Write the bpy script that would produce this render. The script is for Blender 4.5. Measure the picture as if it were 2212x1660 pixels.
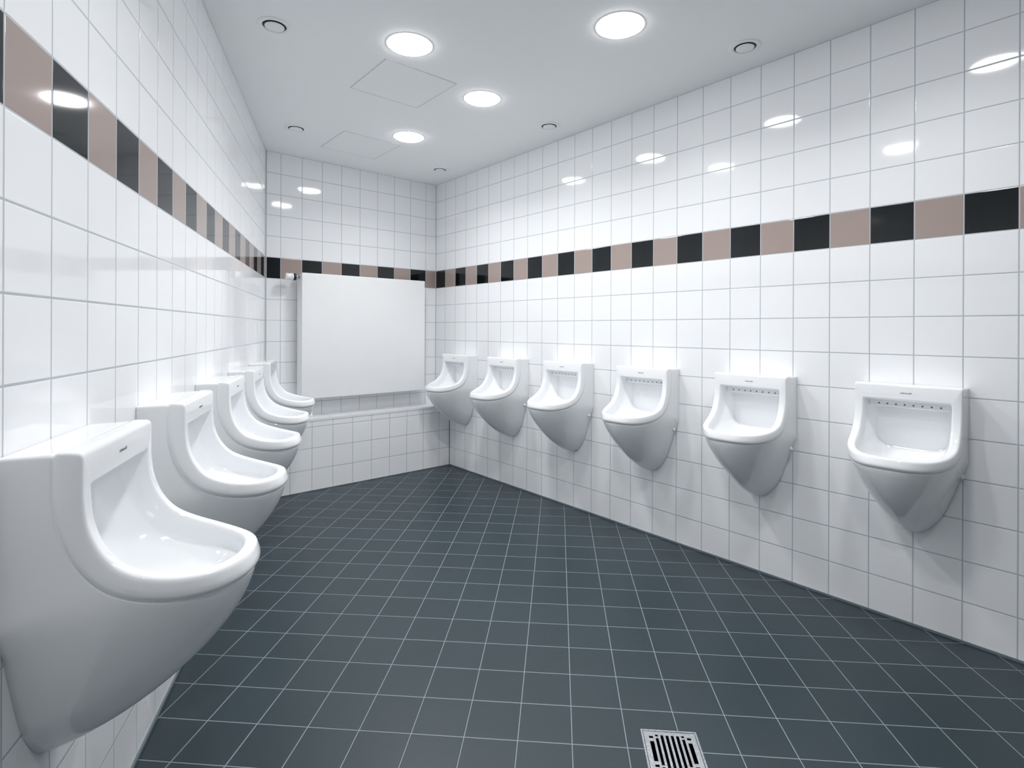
import bpy, bmesh, math
from mathutils import Vector, Matrix

for o in list(bpy.data.objects):
    bpy.data.objects.remove(o, do_unlink=True)
C = bpy.context.scene.collection
SC = bpy.context.scene

# ------------------------------------------------------------------ camera
# principal point and focal length were solved from the tile grid (2212x1660 frame)
F, PX, PY, ROLL, EYE = 1162.743, 1113.068, 711.498, 0.0040459, 1.1456
cam_data = bpy.data.cameras.new('camera')
cam = bpy.data.objects.new('camera', cam_data)
C.objects.link(cam)
cam.location = (0, 0, EYE)
cam.matrix_world = Matrix.Translation((0, 0, EYE)) @ Matrix.Rotation(math.pi / 2, 4, 'X') @ Matrix.Rotation(ROLL, 4, 'Z')
cam_data.sensor_fit = 'HORIZONTAL'
cam_data.sensor_width = 36.0
cam_data.lens = F / 2212 * 36.0
cam_data.shift_x = (1106 - PX) / 2212
cam_data.shift_y = (PY - 830) / 2212
cam_data.clip_start = 0.02
SC.camera = cam

# ------------------------------------------------------------------ world, exposure
world = bpy.data.worlds.new('world')
SC.world = world
world.use_nodes = True
world.node_tree.nodes['Background'].inputs[0].default_value = (0.9, 0.95, 1.0, 1)
world.node_tree.nodes['Background'].inputs[1].default_value = 0.05
SC.view_settings.view_transform = 'Standard'
SC.view_settings.look = 'None'
SC.view_settings.gamma = 1.0
SC.view_settings.use_curve_mapping = False
SC.view_settings.exposure = 1.72
try:
    SC.cycles.max_bounces = 20
    SC.cycles.diffuse_bounces = 16
    SC.cycles.glossy_bounces = 8
except Exception:
    pass
LAMP = 10.0          # radiance of the opal lamp discs

# ------------------------------------------------------------------ room frame (metres)
M = 0.15
V2 = lambda x, y: Vector((x, y, 0.0))
CR = V2(-0.695953, 4.709964)                      # corner back / right
DR = V2(0.651580, -0.758580).normalized()         # along the right wall, towards the camera
DB = V2(-0.764292, -0.644870)                     # along the back wall, leftwards
DB = (DB - DR * DB.dot(DR)).normalized()
LB = 1.4057
CL = CR + DB * LB                                 # corner back / left
DL = V2(0.305997, -0.952032).normalized()         # along the left wall, towards the camera
NR, NB = DB.copy(), DR.copy()                     # inward normals
NL = V2(-DL.y, DL.x)
PR, PB, PL = 0.98914, 0.68073, 20.53585           # tile phases
HT = 2.40
REAR_Y = -1.15
tR = (REAR_Y - CR.y) / DR.y
tL = (REAR_Y - CL.y) / DL.y
ER, EL = CR + DR * tR, CL + DL * tL
Z = Vector((0, 0, 1))

# ------------------------------------------------------------------ material helpers
def new_mat(name):
    m = bpy.data.materials.new(name)
    m.use_nodes = True
    nt = m.node_tree
    return m, nt, nt.nodes['Principled BSDF']

def mth(nt, op, a, b=None, c=None):
    n = nt.nodes.new('ShaderNodeMath'); n.operation = op
    for i, v in enumerate((a, b, c)):
        if v is None: continue
        if isinstance(v, (int, float)): n.inputs[i].default_value = v
        else: nt.links.new(v, n.inputs[i])
    return n.outputs[0]

def maprange(nt, v, a, b, c, d, smooth=True):
    n = nt.nodes.new('ShaderNodeMapRange')
    if smooth: n.interpolation_type = 'SMOOTHSTEP'
    nt.links.new(v, n.inputs[0])
    for i, x in enumerate((a, b, c, d)): n.inputs[i + 1].default_value = x
    return n.outputs[0]

def mixc(nt, f, a, b):
    n = nt.nodes.new('ShaderNodeMix'); n.data_type = 'RGBA'
    for s, v in ((0, f), (6, a), (7, b)):
        if isinstance(v, (int, float)): n.inputs[s].default_value = v
        elif isinstance(v, tuple): n.inputs[s].default_value = (*v, 1)
        else: nt.links.new(v, n.inputs[s])
    return n.outputs[2]

def mixf(nt, f, a, b):
    n = nt.nodes.new('ShaderNodeMix'); n.data_type = 'FLOAT'
    for s, v in ((0, f), (2, a), (3, b)):
        if isinstance(v, (int, float)): n.inputs[s].default_value = v
        else: nt.links.new(v, n.inputs[s])
    return n.outputs[0]

def plain(name, col, rough=0.4, metal=0.0, coat=0.0, noise=0.0, nscale=40.0, ior=1.5):
    m, nt, b = new_mat(name)
    b.inputs['Roughness'].default_value = rough
    b.inputs['Metallic'].default_value = metal
    b.inputs['Coat Weight'].default_value = coat
    b.inputs['Coat Roughness'].default_value = 0.03
    b.inputs['IOR'].default_value = ior
    tc = nt.nodes.new('ShaderNodeTexCoord')
    nz = nt.nodes.new('ShaderNodeTexNoise'); nz.inputs['Scale'].default_value = nscale
    nt.links.new(tc.outputs['Object'], nz.inputs['Vector'])
    f = maprange(nt, nz.outputs[0], 0.3, 0.7, 0, 1)
    dk = tuple(c * (1 - noise) for c in col)
    nt.links.new(mixc(nt, f, dk, tuple(col)), b.inputs['Base Color'])
    return m

def tile_mat(name, grout_w, grout_col, tile_col, rough, edge, tilt, band=None, speck=0.0, vary=0.0, ior=1.5,
             top_row=None):
    """square tiles, one per UV unit; band = (row, even colour, odd colour)"""
    m, nt, b = new_mat(name)
    uv = nt.nodes.new('ShaderNodeUVMap').outputs[0]
    sp = nt.nodes.new('ShaderNodeSeparateXYZ'); nt.links.new(uv, sp.inputs[0])
    u, v = sp.outputs[0], sp.outputs[1]
    iu, iv = mth(nt, 'FLOOR', u), mth(nt, 'FLOOR', v)
    fu, fv = mth(nt, 'FRACT', u), mth(nt, 'FRACT', v)
    du = mth(nt, 'MINIMUM', fu, mth(nt, 'SUBTRACT', 1.0, fu))
    dv = mth(nt, 'MINIMUM', fv, mth(nt, 'SUBTRACT', 1.0, fv))
    d = mth(nt, 'MINIMUM', du, dv)
    face = maprange(nt, d, grout_w * 0.42, grout_w * 0.58, 0, 1)       # 0 grout, 1 tile
    cb = nt.nodes.new('ShaderNodeCombineXYZ')
    nt.links.new(iu, cb.inputs[0]); nt.links.new(iv, cb.inputs[1])
    wn = nt.nodes.new('ShaderNodeTexWhiteNoise'); wn.noise_dimensions = '3D'
    nt.links.new(cb.outputs[0], wn.inputs['Vector'])
    col = tile_col
    if vary or speck:
        tc = nt.nodes.new('ShaderNodeTexCoord')
        nz = nt.nodes.new('ShaderNodeTexNoise'); nz.inputs['Scale'].default_value = 420
        nz.inputs['Detail'].default_value = 3
        nt.links.new(tc.outputs['Object'], nz.inputs['Vector'])
        f = mth(nt, 'ADD', mth(nt, 'MULTIPLY', maprange(nt, nz.outputs[0], 0.3, 0.7, 0, 1), speck),
                mth(nt, 'MULTIPLY', wn.outputs['Value'], vary))
        col = mixc(nt, f, tile_col, tuple(c * 2.2 for c in tile_col))
    if band:
        row, even, odd = band
        isrow = mth(nt, 'MULTIPLY', mth(nt, 'GREATER_THAN', iv, row - 0.5), mth(nt, 'LESS_THAN', iv, row + 0.5))
        par = mth(nt, 'FLOORED_MODULO', iu, 2.0)
        bc = mixc(nt, par, even, odd)
        col = mixc(nt, isrow, col, bc)
    nt.links.new(mixc(nt, face, grout_col, col), b.inputs['Base Color'])
    nt.links.new(mixf(nt, face, 0.8, rough), b.inputs['Roughness'])
    b.inputs['IOR'].default_value = ior
    # tiles set very slightly out of plane, softened edges, sunken grout
    geo = nt.nodes.new('ShaderNodeNewGeometry')
    sub = nt.nodes.new('ShaderNodeVectorMath'); sub.operation = 'SUBTRACT'
    nt.links.new(wn.outputs['Color'], sub.inputs[0]); sub.inputs[1].default_value = (0.5, 0.5, 0.5)
    scl = nt.nodes.new('ShaderNodeVectorMath'); scl.operation = 'SCALE'
    nt.links.new(sub.outputs[0], scl.inputs[0]); scl.inputs['Scale'].default_value = tilt
    add = nt.nodes.new('ShaderNodeVectorMath'); add.operation = 'ADD'
    nt.links.new(geo.outputs['Normal'], add.inputs[0]); nt.links.new(scl.outputs[0], add.inputs[1])
    nrm = nt.nodes.new('ShaderNodeVectorMath'); nrm.operation = 'NORMALIZE'
    nt.links.new(add.outputs[0], nrm.inputs[0])
    h = maprange(nt, d, grout_w * 0.35, grout_w * 0.5 + edge, 0, 1)
    bp = nt.nodes.new('ShaderNodeBump'); bp.inputs['Strength'].default_value = 0.5
    bp.inputs['Distance'].default_value = 0.0012
    nt.links.new(h, bp.inputs['Height']); nt.links.new(nrm.outputs[0], bp.inputs['Normal'])
    nt.links.new(bp.outputs[0], b.inputs['Normal'])
    return m

WALL = tile_mat('white_wall_tiles', 0.026, (0.48, 0.515, 0.55), (0.893, 0.902, 0.916), 0.06, 0.012, 0.006,
                band=(10, (0.37, 0.297, 0.270), (0.004, 0.006, 0.0075)))
FLOORM = tile_mat('charcoal_floor_tiles', 0.0175, (0.24, 0.29, 0.32), (0.0155, 0.0275, 0.0345), 0.40, 0.012, 0.006,
                  speck=0.45, vary=0.15)
CEIL = plain('ceiling_paint', (0.95, 0.96, 0.968), 0.75, noise=0.01, nscale=3)
JOINT = plain('ceiling_joint', (0.58, 0.60, 0.62), 0.8)
CERAMIC = plain('white_glazed_ceramic', (0.880, 0.893, 0.910), 0.06, noise=0.01, nscale=4, coat=0.3)
HOLE = plain('dark_flush_hole', (0.10, 0.11, 0.12), 0.5)
PRINT = plain('grey_print', (0.24, 0.26, 0.27), 0.4)
ENAMEL = plain('white_radiator_enamel', (0.88, 0.885, 0.89), 0.32, noise=0.01, nscale=5)
PLASTIC = plain('white_plastic', (0.85, 0.86, 0.86), 0.25)
BLACKP = plain('black_plastic', (0.006, 0.006, 0.007), 0.3)
CHROME = plain('chrome', (0.75, 0.77, 0.80), 0.12, metal=1.0)
STEEL = plain('brushed_steel', (0.62, 0.64, 0.67), 0.28, metal=1.0, noise=0.25, nscale=160)
PIT = plain('black_drain_pit', (0.003, 0.003, 0.004), 0.6)
SEAL = plain('dark_grey_sealant', (0.15, 0.19, 0.21), 0.5)
SEALW = plain('light_grey_sealant', (0.50, 0.54, 0.57), 0.45)
EDGE = plain('white_edge_trim', (0.82, 0.83, 0.84), 0.2)
VENTW = plain('white_vent_metal', (0.91, 0.92, 0.93), 0.4)
VENTD = plain('dark_vent_throat', (0.02, 0.022, 0.025), 0.6)

def emit_mat(name, col, s):
    m, nt, b = new_mat(name)
    b.inputs['Base Color'].default_value = (0.9, 0.9, 0.9, 1)
    b.inputs['Emission Color'].default_value = (*col, 1)
    b.inputs['Emission Strength'].default_value = s
    return m
OPAL = emit_mat('glowing_opal_glass', (1.0, 1.0, 1.0), LAMP)

# ------------------------------------------------------------------ object helpers
def link(name, bm, mat, parent=None, smooth=False):
    me = bpy.data.meshes.new(name)
    bm.normal_update()
    bm.to_mesh(me); bm.free()
    for mt in (mat if isinstance(mat, (list, tuple)) else [mat]): me.materials.append(mt)
    if smooth:
        for p in me.polygons: p.use_smooth = True
    o = bpy.data.objects.new(name, me)
    C.objects.link(o)
    if parent: o.parent = parent
    return o

def thing(name, label, cat, loc=(0, 0, 0), rz=0.0, group=None):
    o = bpy.data.objects.new(name, None)
    C.objects.link(o)
    o.empty_display_size = 0.05
    o.location = loc; o.rotation_euler = (0, 0, rz)
    o['label'] = label; o['category'] = cat
    if group: o['group'] = group
    return o

def struct(name, bm, mat):
    o = link(name, bm, mat); o['kind'] = 'structure'
    return o

def dup(root, loc, rz, label):
    r = root.copy(); C.objects.link(r)
    r.location = loc; r.rotation_euler = (0, 0, rz); r['label'] = label
    for ch in list(root.children):
        c = ch.copy(); C.objects.link(c); c.parent = r
        for g in list(ch.children):
            d = g.copy(); C.objects.link(d); d.parent = c
    return r

def box(bm, x0, x1, y0, y1, z0, z1, bev=0.0, seg=2):
    vs = [bm.verts.new((x, y, z)) for z in (z0, z1) for x, y in ((x0, y0), (x1, y0), (x1, y1), (x0, y1))]
    fs = [(3, 2, 1, 0), (4, 5, 6, 7), (0, 1, 5, 4), (1, 2, 6, 5), (2, 3, 7, 6), (3, 0, 4, 7)]
    faces = [bm.faces.new([vs[i] for i in f]) for f in fs]
    if bev:
        es = list({e for f in faces for e in f.edges})
        bmesh.ops.bevel(bm, geom=es, offset=bev, segments=seg, profile=0.5, affect='EDGES')

def lathe(bm, prof, n=48, axis='Z', origin=(0, 0, 0), cap0=True, cap1=True):
    """prof: list of (radius, height)"""
    rings = []
    for r, h in prof:
        ring = []
        for k in range(n):
            a = 2 * math.pi * k / n
            p = (r * math.cos(a), r * math.sin(a), h)
            if axis == 'X': p = (p[2], p[0], p[1])
            elif axis == 'Y': p = (p[1], p[2], p[0])
            ring.append(bm.verts.new((p[0] + origin[0], p[1] + origin[1], p[2] + origin[2])))
        rings.append(ring)
    for a, b in zip(rings, rings[1:]):
        for k in range(n):
            bm.faces.new((a[k], a[(k + 1) % n], b[(k + 1) % n], b[k]))
    if cap0: bm.faces.new(list(reversed(rings[0])))
    if cap1: bm.faces.new(rings[-1])
    bmesh.ops.recalc_face_normals(bm, faces=bm.faces[:])

def wall_slab(name, p0, p1, n_in, ufun, z0=0.0, z1=HT, th=0.12, mat=WALL, ext=0.0):
    """slab behind the line p0-p1; the inner face carries one UV unit per tile"""
    bm = bmesh.new()
    d = (p1 - p0).normalized()
    a, b = p0 - d * ext, p1 + d * ext
    vs = []
    for off in (0.0, -th):
        for p, z in ((a, z0), (b, z0), (b, z1), (a, z1)):
            vs.append(bm.verts.new(p + n_in * off + Z * z))
    for f in ((0, 1, 2, 3), (7, 6, 5, 4), (0, 4, 5, 1), (1, 5, 6, 2), (2, 6, 7, 3), (3, 7, 4, 0)):
        bm.faces.new([vs[i] for i in f])
    bmesh.ops.recalc_face_normals(bm, faces=bm.faces[:])
    uvl = bm.loops.layers.uv.new('UVMap')
    for f in bm.faces:
        for l in f.loops:
            co = l.vert.co
            l[uvl].uv = (ufun((V2(co.x, co.y) - p0).dot(d)), co.z / M)
    return struct(name, bm, mat)

# ------------------------------------------------------------------ room shell
wall_slab('wall_right', CR, ER, NR, lambda t: t / M - PR)
wall_slab('wall_back', CR, CL, NB, lambda t: (LB - t) / M - PB)
wall_slab('wall_left', CL, EL, NL, lambda t: PL - t / M)
wall_slab('wall_front', EL, ER, V2(0, 1), lambda t: t / M + 0.3)

# floor, laid diagonally to the right wall, with a square opening for the drain
FA = math.radians(-4.56)
FC = V2(math.cos(FA), math.sin(FA)); FR = V2(math.sin(FA), -math.cos(FA))
F0 = V2(0.637164, 1.750552); FS = 0.1510
DRC, DRA, DRS = V2(0.3625, 1.5421), math.radians(-4.65), 0.1560     # drain corner, turn, size
dx = V2(math.cos(DRA), math.sin(DRA)); dy = V2(math.sin(DRA), -math.cos(DRA))
drain_c = DRC + (dx + dy) * (DRS / 2)
bm = bmesh.new()
outer = [CR + (DB * -0.1 - DR * 0.1), CL + (DB * 0.15 - DR * 0.1), EL + V2(-0.15, -0.12), ER + V2(0.15, -0.12)]
hs = DRS / 2 - 0.004
inner = [drain_c + dx * (sx * hs) + dy * (sy * hs) for sx, sy in ((-1, -1), (1, -1), (1, 1), (-1, 1))]
es = []
loops2 = []
for ring in (outer, inner):
    vs = [bm.verts.new(p) for p in ring]; loops2.append(vs)
    es += [bm.edges.new((vs[i], vs[(i + 1) % 4])) for i in range(4)]
bmesh.ops.triangle_fill(bm, use_beauty=True, use_dissolve=False, edges=es)
for f in bm.faces:
    f.normal_update()
    if f.normal.z < 0: f.normal_flip()
uvl = bm.loops.layers.uv.new('UVMap')
for f in bm.faces:
    for l in f.loops:
        q = V2(l.vert.co.x, l.vert.co.y) - F0
        l[uvl].uv = (q.dot(FC) / FS, q.dot(FR) / FS)
struct('floor', bm, FLOORM)

bm = bmesh.new()
vs = [bm.verts.new(p + Z * HT) for p in outer]
vt = [bm.verts.new(p + Z * (HT + 0.1)) for p in outer]
bm.faces.new(vs); bm.faces.new(list(reversed(vt)))
for i in range(4): bm.faces.new((vs[i], vt[i], vt[(i + 1) % 4], vs[(i + 1) % 4]))
bmesh.ops.recalc_face_normals(bm, faces=bm.faces[:])
struct('ceiling', bm, CEIL)

# boxed-in lower part of the back wall, 22 cm deep, with a shelf on top
LD, LH = 0.222, 0.505
bm = bmesh.new()
a, b = CR, CL + DL * (LD / DL.dot(DR))
a2 = CR + DR * LD
f0 = [bm.verts.new(p + Z * z) for p, z in ((a2, 0), (b, 0), (b, LH), (a2, LH))]
f1 = [bm.verts.new(p + Z * z) for p, z in ((CR, 0), (CL, 0), (CL, LH), (CR, LH))]
for q in ((0, 1, 2, 3), (3, 2, 6, 7), (0, 4, 5, 1), (1, 5, 6, 2), (0, 3, 7, 4), (4, 5, 6, 7)):
    al_ = f0 + f1
    bm.faces.new([al_[i] for i in q])
bmesh.ops.recalc_face_normals(bm, faces=bm.faces[:])
uvl = bm.loops.layers.uv.new('UVMap')
for f in bm.faces:
    up = abs(f.normal.z) > 0.5
    for l in f.loops:
        q = l.vert.co - CR
        t = V2(q.x, q.y).dot(DB)
        l[uvl].uv = ((0.105 - t) / M, (20.6 + V2(q.x, q.y).dot(DR) / M) if up else l.vert.co.z / M)
struct('wall_lower_back', bm, WALL)

def strip(name, p0, p1, n, w, z0, z1, mat, n2=None):
    """thin strip standing w proud of the line p0-p1"""
    bm = bmesh.new()
    vs = [bm.verts.new(p + o * w + Z * z) for z in (z0, z1) for p, o in ((p0, n * 0), (p1, n * 0), (p1, n), (p0, n))]
    for q in ((0, 1, 2, 3), (4, 5, 6, 7), (0, 1, 5, 4), (1, 2, 6, 5), (2, 3, 7, 6), (3, 0, 4, 7)):
        bm.faces.new([vs[i] for i in q])
    bmesh.ops.recalc_face_normals(bm, faces=bm.faces[:])
    return struct(name, bm, mat)

# edge strip of the shelf, sealant lines in the corners and along the floor
strip('trim_1', a2 + DR * 0.0005, b + DR * 0.0005, DR, 0.002, LH - 0.014, LH + 0.002, EDGE)
strip('trim_2', CR + DR * 0.004, CR + DR * 0.004 + DB * 0.004, (DR * -1), 0.004, LH, HT, SEALW)
strip('trim_3', CL - DB * 0.006, CL, DR, 0.003, LH, HT, SEALW)
strip('trim_4', a2 + DR * 0.004, a2 + DR * 0.004 + DB * 0.004, (DR * -1), 0.004, 0.0, LH - 0.014, SEAL)
strip('baseboard_right', a2, ER, NR, 0.006, 0.0, 0.008, SEAL)
strip('baseboard_back', a2, b, DR, 0.004, 0.0, 0.005, SEAL)
strip('baseboard_left', b, EL, NL, 0.006, 0.0, 0.008, SEAL)

# ------------------------------------------------------------------ urinal
def catmull(pts, n):
    P = [Vector(p) for p in pts]
    P = [P[0] * 2 - P[1]] + P + [P[-1] * 2 - P[-2]]
    dense = []
    for i in range(1, len(P) - 2):
        for k in range(24):
            t = k / 24
            p0, p1, p2, p3 = P[i - 1:i + 3]
            dense.append(0.5 * ((2 * p1) + (p2 - p0) * t + (2 * p0 - 5 * p1 + 4 * p2 - p3) * t * t + (3 * p1 - p0 - 3 * p2 + p3) * t ** 3))
    dense.append(P[-2])
    L = [0.0]
    for a, b in zip(dense, dense[1:]): L.append(L[-1] + (b - a).length)
    return dense, L

class Curve:
    def __init__(s, pts): s.P, s.L = catmull(pts, 24); s.len = s.L[-1]
    def at(s, t):
        t = max(0.0, min(s.len, t))
        lo, hi = 0, len(s.L) - 1
        while hi - lo > 1:
            m = (lo + hi) // 2
            if s.L[m] <= t: lo = m
            else: hi = m
        f = (t - s.L[lo]) / max(1e-9, s.L[hi] - s.L[lo])
        return s.P[lo].lerp(s.P[hi], f)
    def tan(s, t):
        return (s.at(t + 0.004) - s.at(t - 0.004)).normalized()

BASE = 0.362
# side view of the face of the urinal: (distance from wall, height)
FACE = Curve([(0.114, 0.942), (0.114, 0.900), (0.115, 0.860), (0.121, 0.818), (0.137, 0.778), (0.165, 0.744),
              (0.202, 0.724), (0.246, 0.711), (0.290, 0.7035), (0.325, 0.7025), (0.353, 0.706)])
WOUT = Curve([(0.1675, 0.660), (0.157, 0.630), (0.144, 0.595), (0.118, 0.515), (0.092, 0.447), (0.060, 0.400), (0.030, 0.372), (0.0, 0.3625)])
S = FACE.len
NT, NC, NS, NA = 14, 5, 26, 40            # samples: half top, corner, side, quarter end

def outline(w, s0, s1, A, rc, ex=2.08):
    """half outline on the face sheet (x, s), from top centre to bottom centre"""
    o = []
    for k in range(NT): o.append((k / NT * (w - rc), s0))
    for k in range(NC):
        a = math.pi / 2 * k / NC
        o.append((w - rc + rc * math.sin(a), s0 + rc - rc * math.cos(a)))
    for k in range(NS): o.append((w, s0 + rc + (s1 - A - s0 - rc) * k / NS))
    for k in range(NA + 1):
        a = math.pi / 2 * k / NA
        o.append((w * math.cos(a) ** (2 / ex), s1 - A + A * math.sin(a) ** (2 / ex)))
    return o

def sheet(x, s, drop=0.0):
    p = FACE.at(s); t = FACE.tan(s)
    n = Vector((-t.y, t.x))
    e = s - FACE.at(s).length * 0
    q = p - n * drop
    return Vector((x, q.x, q.y))

def mirror(half):
    """closed loop from a half loop (top centre .. bottom centre)"""
    return half + [Vector((-p.x, p.y, p.z)) for p in reversed(half[1:-1])]

def skin(bm, loops, cap=False):
    rings = [[bm.verts.new(p) for p in lp] for lp in loops]
    n = len(rings[0])
    for a, b in zip(rings, rings[1:]):
        for k in range(n):
            bm.faces.new((a[k], a[(k + 1) % n], b[(k + 1) % n], b[k]))
    return rings

def lerp2(a, b, dist):
    d = Vector((b[0] - a[0], b[1] - a[1]))
    l = max(d.length, 1e-6)
    return (a[0] + d.x / l * dist, a[1] + d.y / l * dist)

W0, WI, AE = 0.1690, 0.1370, 0.195
OUT = outline(W0, 0.0, S - 0.004, AE, 0.007)
INN = outline(WI, 0.064, S - 0.0315, AE - 0.036, 0.006, 2.15)

CAP_SIDE = -1
def shift(z): return [Vector((p.x, p.y, p.z - BASE)) for p in z]

def bez(p0, p1, p2, p3, t):
    u = 1 - t
    return p0 * (u ** 3) + p1 * (3 * u * u * t) + p2 * (3 * u * t * t) + p3 * (t ** 3)

def make_urinal(label, group):
    root = thing('wall_urinal', label, 'urinal', group=group)
    NH = len(OUT)
    i_arc = NT + NC + NS
    # --- rim
    loops = []
    def ring(fr, d, drop):
        hf = []
        for k in range(NH):
            a, b = (INN[k], OUT[k])
            p = lerp2(a, b, d) if fr == 'i' else lerp2(b, a, d)
            hf.append(sheet(p[0], p[1], drop))
        return hf
    for fr, d, drop in (('i', 0.0, 0.022), ('i', 0.0005, 0.010), ('i', 0.002, 0.0045), ('i', 0.0045, 0.0015),
                        ('i', 0.0075, 0.0), ('i', 0.0105, 0.0), ('o', 0.0100, 0.0), ('o', 0.0065, 0.0008), ('o', 0.0032, 0.0024),
                        ('o', 0.0011, 0.0052), ('o', 0.0, 0.010), ('o', -0.0020, 0.022), ('o', -0.0024, 0.030), ('o', -0.0012, 0.0355), ('o', 0.002, 0.0385)):
        loops.append(mirror(shift(ring(fr, d, drop))))
    # groove under the rim, deepest at the front
    grv, grv2 = [], []
    for k in range(NH):
        e = max(0.0, (k - i_arc) / NA)
        p = lerp2(OUT[k], INN[k], 0.0040 + 0.0130 * e)
        grv.append(sheet(p[0], p[1], 0.0408)); grv2.append(sheet(p[0], p[1], 0.0426))
    loops.append(mirror(shift(grv)))
    bm = bmesh.new(); skin(bm, loops)
    bmesh.ops.recalc_face_normals(bm, faces=bm.faces[:])
    link('rim', bm, CERAMIC, root, True)
    # --- body (outer hull back to the wall)
    start0, start = [], []
    for k in range(NH):
        e = max(0.0, (k - i_arc) / NA)
        p = lerp2(OUT[k], INN[k], 0.0022 + 0.0060 * e)
        start0.append(sheet(p[0], p[1], 0.0446)); start.append(sheet(p[0], p[1], 0.0462))
    wall = []
    for k in range(NH):
        x, s = OUT[k]
        if k < i_arc: wall.append(Vector((min(x, 0.1675), 0.0, 0.938 - s * (0.938 - 0.660) / (S - AE))))
        else:
            f = (k - i_arc) / NA
            q = WOUT.at(WOUT.len * (f ** 1.0))
            wall.append(Vector((q.x, 0.0, q.y)))
    half = [grv, grv2, start0]
    for j in range(0, 23):
        t = j / 22
        row = []
        for k in range(NH):
            e = max(0.0, (k - i_arc) / NA)
            g = e ** 0.9 if e > 0 else 0.0
            p0, p3 = start[k], wall[k]
            back = (p3 - p0) / 3
            c1 = p0 + back.lerp(Vector(((p3.x - p0.x) * 0.10, -0.022, -0.130)), g)
            c2 = p3 + (-back).lerp(Vector(((p0.x - p3.x) * 0.42, 0.120, 0.012)), g)
            row.append(bez(p0, c1, c2, p3, t))
        half.append(row)
    bm = bmesh.new(); rr = skin(bm, [mirror(shift(h)) for h in half])
    bm.faces.new(rr[-1])
    bmesh.ops.recalc_face_normals(bm, faces=bm.faces[:])
    o = link('body', bm, CERAMIC, root, True)
    o.data.polygons[len(o.data.polygons) - 1].use_smooth = False
    # --- bowl
    def wall_ring(sub, ins):
        hf = []
        for k in range(NH):
            s_ = INN[k][1]
            f = min(1.0, max(0.0, (s_ - 0.064) / (S - 0.033 - 0.064)))
            D = 0.054 - 0.054 * f + 0.038 * f + 0.018 * math.sin(math.pi * f) * f
            g = 0.35 + 0.65 * min(1.0, max(0.0, (k - i_arc) / NA) * 4)
            p = lerp2(INN[k], (0.0, max(0.12, min(S - 0.16, s_))), ins * g)
            hf.append(sheet(p[0], p[1], D - sub))
        return hf
    st = wall_ring(0.0, 0.0060)
    BW, BZ1, BZ0, rb = 0.114, 0.876, 0.692, 0.020
    bh = []
    for k in range(NT): bh.append((k / NT * (BW - rb), BZ1))
    for k in range(NC):
        a = math.pi / 2 * k / NC; bh.append((BW - rb + rb * math.sin(a), BZ1 - rb + rb * math.cos(a)))
    for k in range(NS): bh.append((BW, BZ1 - rb + (BZ0 + 0.055 - BZ1 + rb) * k / NS))
    for k in range(NA + 1):
        a = math.pi / 2 * k / NA
        bh.append((BW * math.cos(a) ** 0.6, BZ0 + 0.055 - 0.055 * math.sin(a) ** 0.6))
    half = [ring('i', 0.0, 0.022), wall_ring(0.014, 0.0), wall_ring(0.006, 0.0006), wall_ring(0.0018, 0.0026)]
    for j in range(0, 19):
        t = j / 18
        row = []
        for k in range(NH):
            e = max(0.0, (k - i_arc) / NA)
            g = min(1.0, e * 1.25); g = g * g * (3 - 2 * g)
            p0 = st[k]; p3 = Vector((bh[k][0], 0.024, bh[k][1]))
            back = (p3 - p0) / 3
            c1 = p0 + back.lerp(Vector((-0.30 * p0.x, -0.060, -0.050)), g)
            c2 = p3 + (-back).lerp(Vector((-0.10 * p3.x, 0.055, -0.085)), g)
            row.append(bez(p0, c1, c2, p3, t))
        half.append(row)
    for q in (0.004, 0.010):
        half.append([Vector((x * (1 - q / BW), 0.024 - q * 0.12, 0.784 + (z - 0.784) * (1 - q / 0.092))) for x, z in bh])
    for f in (0.8, 0.4):
        half.append([Vector((x * f, 0.0225, 0.784 + (z - 0.784) * f)) for x, z in bh])
    bm = bmesh.new(); rr = skin(bm, [mirror(shift(h)) for h in half])
    bm.faces.new(rr[-1])
    bmesh.ops.recalc_face_normals(bm, faces=bm.faces[:])
    # the bowl is looked at from inside
    c = sum((f.normal.y * f.calc_area() for f in bm.faces), 0.0)
    if c < 0: bmesh.ops.reverse_faces(bm, faces=bm.faces[:])
    link('bowl', bm, CERAMIC, root, True)
    # --- flush rim with its row of outlets, under the head of the bowl
    bm = bmesh.new()
    box(bm, -0.132, 0.132, 0.022, 0.063, 0.848 - BASE, 0.877 - BASE, 0.006, 3)
    fr = link('flush_rim', bm, CERAMIC, root, True)
    for i in range(8):
        x = -0.098 + 0.028 * i
        bm = bmesh.new()
        lathe(bm, [(0.0032, 0.062), (0.0032, 0.0635)], 12, 'Y', (0, 0, 0))
        for v in bm.verts: v.co.x += x; v.co.z += 0.861 - BASE
        h = link('flush_outlet', bm, HOLE, fr); h['label'] = 'small dark round outlet'
    # --- small printed mark on the head
    bm = bmesh.new()
    x = -0.019
    for w, hgt, gap in ((0.005, 0.0055, 0.0012), (0.0035, 0.0038, 0.001), (0.003, 0.0038, 0.001), (0.0035, 0.0038, 0.0012),
                        (0.0035, 0.0038, 0.001), (0.003, 0.005, 0.001), (0.0025, 0.0045, 0.0012), (0.0035, 0.0038, 0.0)):
        z0 = 0.908 - BASE
        box(bm, x, x + w * 0.34, 0.1135, 0.1145, z0, z0 + hgt)
        box(bm, x + w * 0.66, x + w, 0.1135, 0.1145, z0, z0 + hgt)
        box(bm, x, x + w, 0.1135, 0.1145, z0 + hgt * 0.7, z0 + hgt)
        x += w + gap
    lg = link('printed_mark', bm, PRINT, root); lg['label'] = 'tiny grey printed maker mark'
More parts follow.
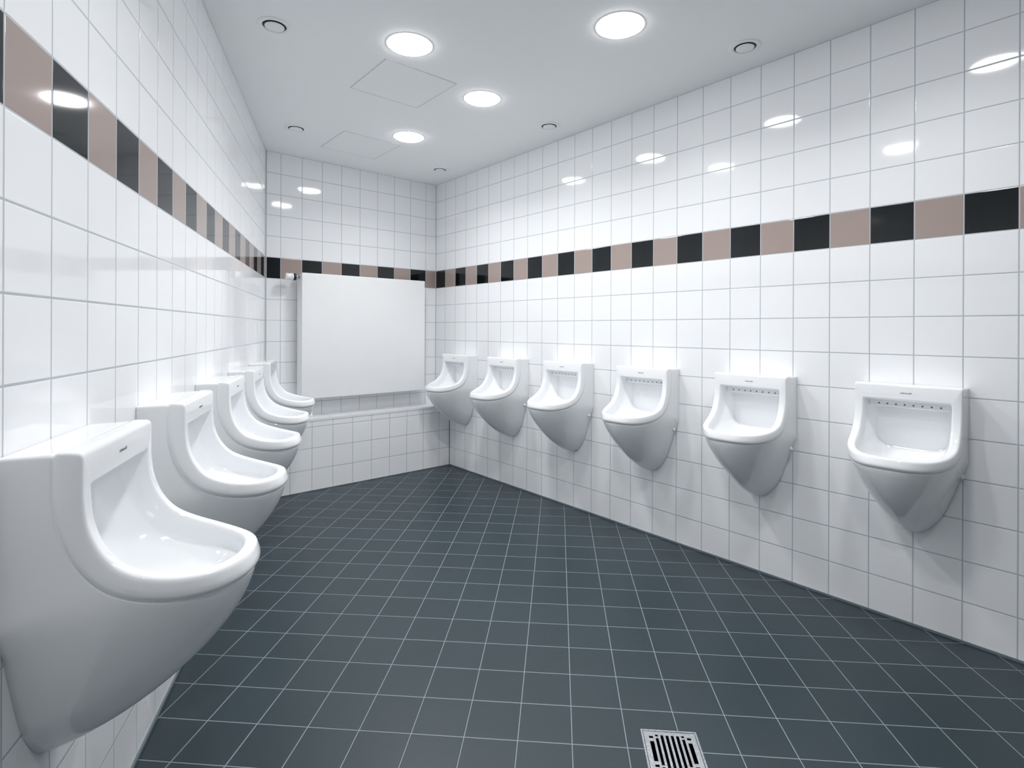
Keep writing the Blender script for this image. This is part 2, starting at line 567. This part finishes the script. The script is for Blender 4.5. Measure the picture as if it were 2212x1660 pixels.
    # --- white cap of the fixing screw low on one side
    for sx in (CAP_SIDE,):
        bm = bmesh.new()
        lathe(bm, [(0.0095, 0.0), (0.0095, 0.009), (0.0080, 0.0135), (0.0040, 0.0160)], 20, 'X')
        for v in bm.verts:
            v.co = Vector((sx * (0.143 + v.co.x), 0.022 + v.co.y, 0.612 - BASE + v.co.z))
        bmesh.ops.recalc_face_normals(bm, faces=bm.faces[:])
        link('screw_cap', bm, PLASTIC, root, True)
    return root

angR = math.atan2(NR.y, NR.x) - math.pi / 2
angL = math.atan2(NL.y, NL.x) - math.pi / 2
right_lab = [
    'urinal in the back right corner, its lip in front of the tiled shelf',
    'white urinal on the right wall, second from the back corner, overlapping the corner one',
    'white ceramic urinal third from the back corner on the right wall',
    'white urinal on the right wall, third from the right edge of the photo',
    'white urinal on the right wall, second from the right edge, outlets visible in its bowl',
    'rightmost urinal, on the right wall, seen almost from the front']
left_lab = [
    'huge foreground urinal on the left wall, cut by the left edge of the photo',
    'second urinal of the left row, directly behind the big foreground one',
    'middle urinal of the five on the left wall, behind the second one',
    'fourth urinal of the left row, its lip just in front of the last one',
    'small farthest urinal of the left row, its lip overlapping the foot of the white radiator']
first = None
for i, n in enumerate((2, 6, 10, 14, 18, 22)):
    p = CR + DR * ((PR + n) * M) + NR * 0.0005 + Z * BASE
    if first is None:
        first = make_urinal(right_lab[0], 'urinals along the right wall')
        first.location = p; first.rotation_euler = (0, 0, angR)
    else:
        dup(first, p, angR, right_lab[i])
for i, n in enumerate((1, 5, 9, 13, 17)):
    p = CL + DL * ((PL - n) * M) + NL * 0.0005 + Z * BASE
    u = dup(first, p, angL, left_lab[i]); u['group'] = 'urinals along the left wall'

# ------------------------------------------------------------------ radiator
angB = math.atan2(NB.y, NB.x) - math.pi / 2      # local +y out of the back wall, local +x to the LEFT in the photo? fixed below
lx = Vector((math.cos(angB), math.sin(angB), 0)) # local x axis
sgn = 1.0 if lx.dot(DB) > 0 else -1.0            # local x per unit along DB
t0, t1 = 0.191, 1.198                            # extent along the back wall from the right corner
rad = thing('radiator', 'large flat white panel radiator on the back wall above the tiled shelf', 'radiator',
            CR + DB * ((t0 + t1) / 2) + Z * LH, angB)
RW = (t1 - t0) / 2
zb, zt = 0.638 - LH, 1.543 - LH
bm = bmesh.new()
box(bm, -RW, RW, 0.118, 0.135, zb, zt, 0.004, 3)
link('front_panel', bm, ENAMEL, rad)
bm = bmesh.new()
box(bm, -RW + 0.012, RW - 0.012, 0.035, 0.050, zb + 0.015, zt - 0.02, 0.003, 2)
link('rear_panel', bm, ENAMEL, rad)
for s_ in (-1, 1):
    bm = bmesh.new()
    box(bm, min(s_ * RW, s_ * (RW - 0.0015)), max(s_ * RW, s_ * (RW - 0.0015)), 0.034, 0.119, zb + 0.003, zt - 0.004)
    link('side_cover', bm, ENAMEL, rad)
bm = bmesh.new()
n_f = 40
for i in range(n_f):
    x = -RW + 0.02 + (2 * RW - 0.04) * i / (n_f - 1)
    box(bm, x - 0.0012, x + 0.0012, 0.050, 0.118, zb + 0.02, zt - 0.03)
link('convector_fins', bm, ENAMEL, rad)
bm = bmesh.new()
for i in range(60):
    x = -RW + 0.006 + (2 * RW - 0.012) * i / 59
    box(bm, x - 0.003, x + 0.003, 0.036, 0.118, zt - 0.007, zt - 0.004)
box(bm, -RW + 0.003, RW - 0.003, 0.034, 0.040, zt - 0.008, zt - 0.003)
link('top_grille', bm, ENAMEL, rad)
for s_ in (-0.36, 0.36):
    bm = bmesh.new()
    box(bm, s_ - 0.015, s_ + 0.015, 0.001, 0.036, zb + 0.10, zb + 0.13)
    box(bm, s_ - 0.015, s_ + 0.015, 0.001, 0.036, zt - 0.13, zt - 0.10)
    box(bm, s_ - 0.015, s_ + 0.015, 0.001, 0.003, zb + 0.10, zt - 0.10)
    link('wall_bracket', bm, ENAMEL, rad)
# supply pipes between the shelf and the radiator, at its left end
for t in (1.112,):
    x = (t - (t0 + t1) / 2) * sgn
    bm = bmesh.new()
    lathe(bm, [(0.014, 0.002), (0.014, 0.005), (0.008, 0.006), (0.008, zb + 0.016)], 20, 'Z')
    for v in bm.verts: v.co.x += x; v.co.y += 0.085
    link('supply_pipe', bm, PLASTIC, rad, True)
# thermostatic valve at the upper left corner
vx = RW * sgn
valve = link('thermostat_valve', (lambda b_: (lathe(b_, [(0.011, 0.0), (0.011, 0.018), (0.018, 0.019), (0.018, 0.030)], 24, 'X'), b_)[1])(bmesh.new()), CHROME, rad, True)
vz, vy = 1.512 - LH, 0.088
def place(o):
    for v in o.data.vertices:
        v.co = Vector((vx + sgn * v.co.x, vy + v.co.y, vz + v.co.z))
    if sgn < 0: o.data.flip_normals()
place(valve)
bm = bmesh.new(); lathe(bm, [(0.020, 0.029), (0.0250, 0.031), (0.0250, 0.048), (0.020, 0.050)], 32, 'X')
place(link('valve_collar', bm, BLACKP, valve, True))
bm = bmesh.new(); lathe(bm, [(0.022, 0.049), (0.0275, 0.050), (0.0275, 0.061), (0.0235, 0.064), (0.0240, 0.066), (0.0245, 0.092), (0.0235, 0.098), (0.018, 0.102)], 32, 'X')
k_ = link('thermostat_knob', bm, PLASTIC, valve, True); place(k_)

# ------------------------------------------------------------------ ceiling: lamps, vents, hatches
BEAM = 1.55
def make_lamp(label, loc):
    r = thing('ceiling_lamp', label, 'ceiling light', (loc.x, loc.y, HT), 0, 'round recessed ceiling lamps')
    bm = bmesh.new()
    lathe(bm, [(0.1035, 0.0), (0.1035, -0.0010), (0.1020, -0.0016), (0.0925, -0.0012), (0.0915, -0.0008), (0.0915, 0.0)], 64, 'Z', cap0=False, cap1=False)
    link('lamp_ring', bm, VENTW, r, True)
    bm = bmesh.new()
    lathe(bm, [(0.0912, -0.0008), (0.0908, -0.0038), (0.0885, -0.0058), (0.083, -0.0072), (0.070, -0.0084), (0.040, -0.0092), (0.010, -0.0095)], 64, 'Z', cap0=False)
    link('lamp_diffuser', bm, OPAL, r, True)
    ld = bpy.data.lights.new('lamp_beam', 'AREA')       # the beam of the lamp itself, leaving its glass downwards
    ld.shape = 'DISK'; ld.size = 0.17; ld.energy = BEAM; ld.spread = math.radians(140)
    ld.color = (1.0, 1.0, 1.0)
    lo = bpy.data.objects.new('lamp_beam', ld); C.objects.link(lo)
    lo.parent = r; lo.location = (0, 0, -0.012)
    return r

def make_vent(label, loc):
    r = thing('ceiling_vent', label, 'vent', (loc.x, loc.y, HT), 0, 'round vents in the ceiling')
    bm = bmesh.new()
    lathe(bm, [(0.068, 0.0), (0.068, -0.0015), (0.062, -0.004), (0.050, -0.0055), (0.047, -0.004), (0.046, -0.0005)], 48, 'Z', cap0=False, cap1=False)
    link('vent_flange', bm, VENTW, r, True)
    bm = bmesh.new()
    lathe(bm, [(0.047, -0.0008), (0.044, -0.0010), (0.030, -0.0012)], 48, 'Z', cap0=False)
    link('vent_throat', bm, VENTD, r)
    bm = bmesh.new()
    lathe(bm, [(0.012, -0.0012), (0.035, -0.0036), (0.0385, -0.0056), (0.0380, -0.0074), (0.035, -0.0084), (0.010, -0.0082)], 48, 'Z', cap0=False)
    link('vent_disc', bm, VENTW, r, True)
    return r

def onR(off, along): return CR + DB * off + DR * along
lamps = [
    (onR(0.780, 0.900), 'glowing round lamp nearest the back wall, beside the far ceiling hatch'),
    (onR(0.772, 1.682), 'glowing round lamp right of the larger-looking ceiling hatch'),
    (onR(0.770, 2.620), 'brightest round ceiling lamp at the top centre right of the photo'),
    (V2(-0.4713, 2.3771), 'glowing round lamp just above the near ceiling hatch, leftmost large lamp'),
]
for p, l in lamps: make_lamp(l, p)
hid = 'unseen round ceiling lamp, the third added for foreground light, past the top edge of the photo'
for p in (onR(0.795, 3.580), V2(-0.1638, 1.2766), V2(0.20, 0.15)):  # first two placed from tile reflections; the third is added to light the foreground
    make_lamp(hid, p)
vents = [
    (V2(-1.0020, 2.2288), 'round ceiling vent with a dark ring, at the upper left of the photo'),
    (onR(0.222, 2.879), 'round ceiling vent with a dark ring, upper right beside the tiled wall'),
    (V2(-1.3783, 3.3717), 'small round ceiling vent left of the far ceiling hatch'),
    (onR(0.226, 1.643), 'small round ceiling vent beside the right wall, right of the lamps'),
    (onR(0.236, 0.426), 'smallest round ceiling vent, close to the back right corner'),
]
for p, l in vents: make_vent(l, p)

def hatch(label, off0, off1, al0, al1):
    c = onR((off0 + off1) / 2, (al0 + al1) / 2)
    a = math.atan2(DR.y, DR.x)
    hx, hy = (al1 - al0) / 2, (off1 - off0) / 2
    r = thing('ceiling_hatch', label, 'hatch', (c.x, c.y, HT), a, 'square access hatches in the ceiling')
    bm = bmesh.new()
    g = 0.0035
    box(bm, -hx, hx, -hy, -hy + g, -0.0016, 0.0); box(bm, -hx, hx, hy - g, hy, -0.0016, 0.0)
    box(bm, -hx, -hx + g, -hy + g, hy - g, -0.0016, 0.0); box(bm, hx - g, hx, -hy + g, hy - g, -0.0016, 0.0)
    link('hatch_joint', bm, JOINT, r)
    bm = bmesh.new(); box(bm, -hx + g, hx - g, -hy + g, hy - g, -0.0012, 0.0)
    link('hatch_panel', bm, CEIL, r)
hatch('square white ceiling hatch nearer the camera, below the leftmost lamp', 0.978, 1.373, 1.342, 1.742)
hatch('faint square ceiling hatch nearer the back wall, beside the far lamp', 0.7435, 1.1445, 0.329, 0.728)

# ------------------------------------------------------------------ floor drain
dr_ = thing('floor_drain', 'square stainless steel floor drain with black slots, at the bottom edge of the photo', 'drain',
            (drain_c.x, drain_c.y, 0), DRA)
h = DRS / 2
bm = bmesh.new()
box(bm, -h, h, -h, h, -0.085, -0.083)
for s_ in (-1, 1):
    box(bm, min(s_ * (h - 0.006), s_ * (h - 0.003)), max(s_ * (h - 0.006), s_ * (h - 0.003)), -h, h, -0.085, -0.004)
    box(bm, -h, h, min(s_ * (h - 0.006), s_ * (h - 0.003)), max(s_ * (h - 0.006), s_ * (h - 0.003)), -0.085, -0.004)
link('drain_pit', bm, PIT, dr_)
bm = bmesh.new()
w = 0.0055
for s_ in (-1, 1):
    box(bm, min(s_ * h, s_ * (h - w)), max(s_ * h, s_ * (h - w)), -h, h, -0.004, 0.0022, 0.0006, 1)
    box(bm, -h + w, h - w, min(s_ * h, s_ * (h - w)), max(s_ * h, s_ * (h - w)), -0.004, 0.0022, 0.0006, 1)
link('drain_frame', bm, STEEL, dr_)
bm = bmesh.new()
g = h - w - 0.0012
nsl, mar = 8, 0.0135
pitch = (2 * g - 2 * mar) / nsl
bar = pitch * 0.44
z0, z1 = -0.003, 0.0012
box(bm, -g, -g + mar, -g, g, z0, z1); box(bm, g - mar, g, -g, g, z0, z1)
for i in range(1, nsl):
    x = -g + mar + pitch * i
    box(bm, x - bar / 2, x + bar / 2, -g, g, z0, z1)
for i in range(nsl):
    x0_, x1_ = -g + mar + pitch * i, -g + mar + pitch * (i + 1)
    # end fields between the bars; the outer slots are shorter, with a small hole beyond their ends
    e = {0: 0.036, 7: 0.036, 1: 0.024, 6: 0.024}.get(i, 0.0125)
    for s_ in (-1, 1):
        if e > 0.02:
            hole = {0: (0.017, 0.025), 7: (0.017, 0.025), 1: (0.011, 0.018), 6: (0.011, 0.018)}[i]
            a0, a1 = g - hole[0], g
            box(bm, x0_, x1_, min(s_ * a0, s_ * a1), max(s_ * a0, s_ * a1), z0, z1 - 0.0003)
            a0, a1 = g - e, g - hole[1]
            box(bm, x0_, x1_, min(s_ * a0, s_ * a1), max(s_ * a0, s_ * a1), z0, z1 - 0.0003)
        else:
            a0, a1 = g - e, g
            box(bm, x0_, x1_, min(s_ * a0, s_ * a1), max(s_ * a0, s_ * a1), z0, z1 - 0.0003)
link('drain_grate', bm, STEEL, dr_)
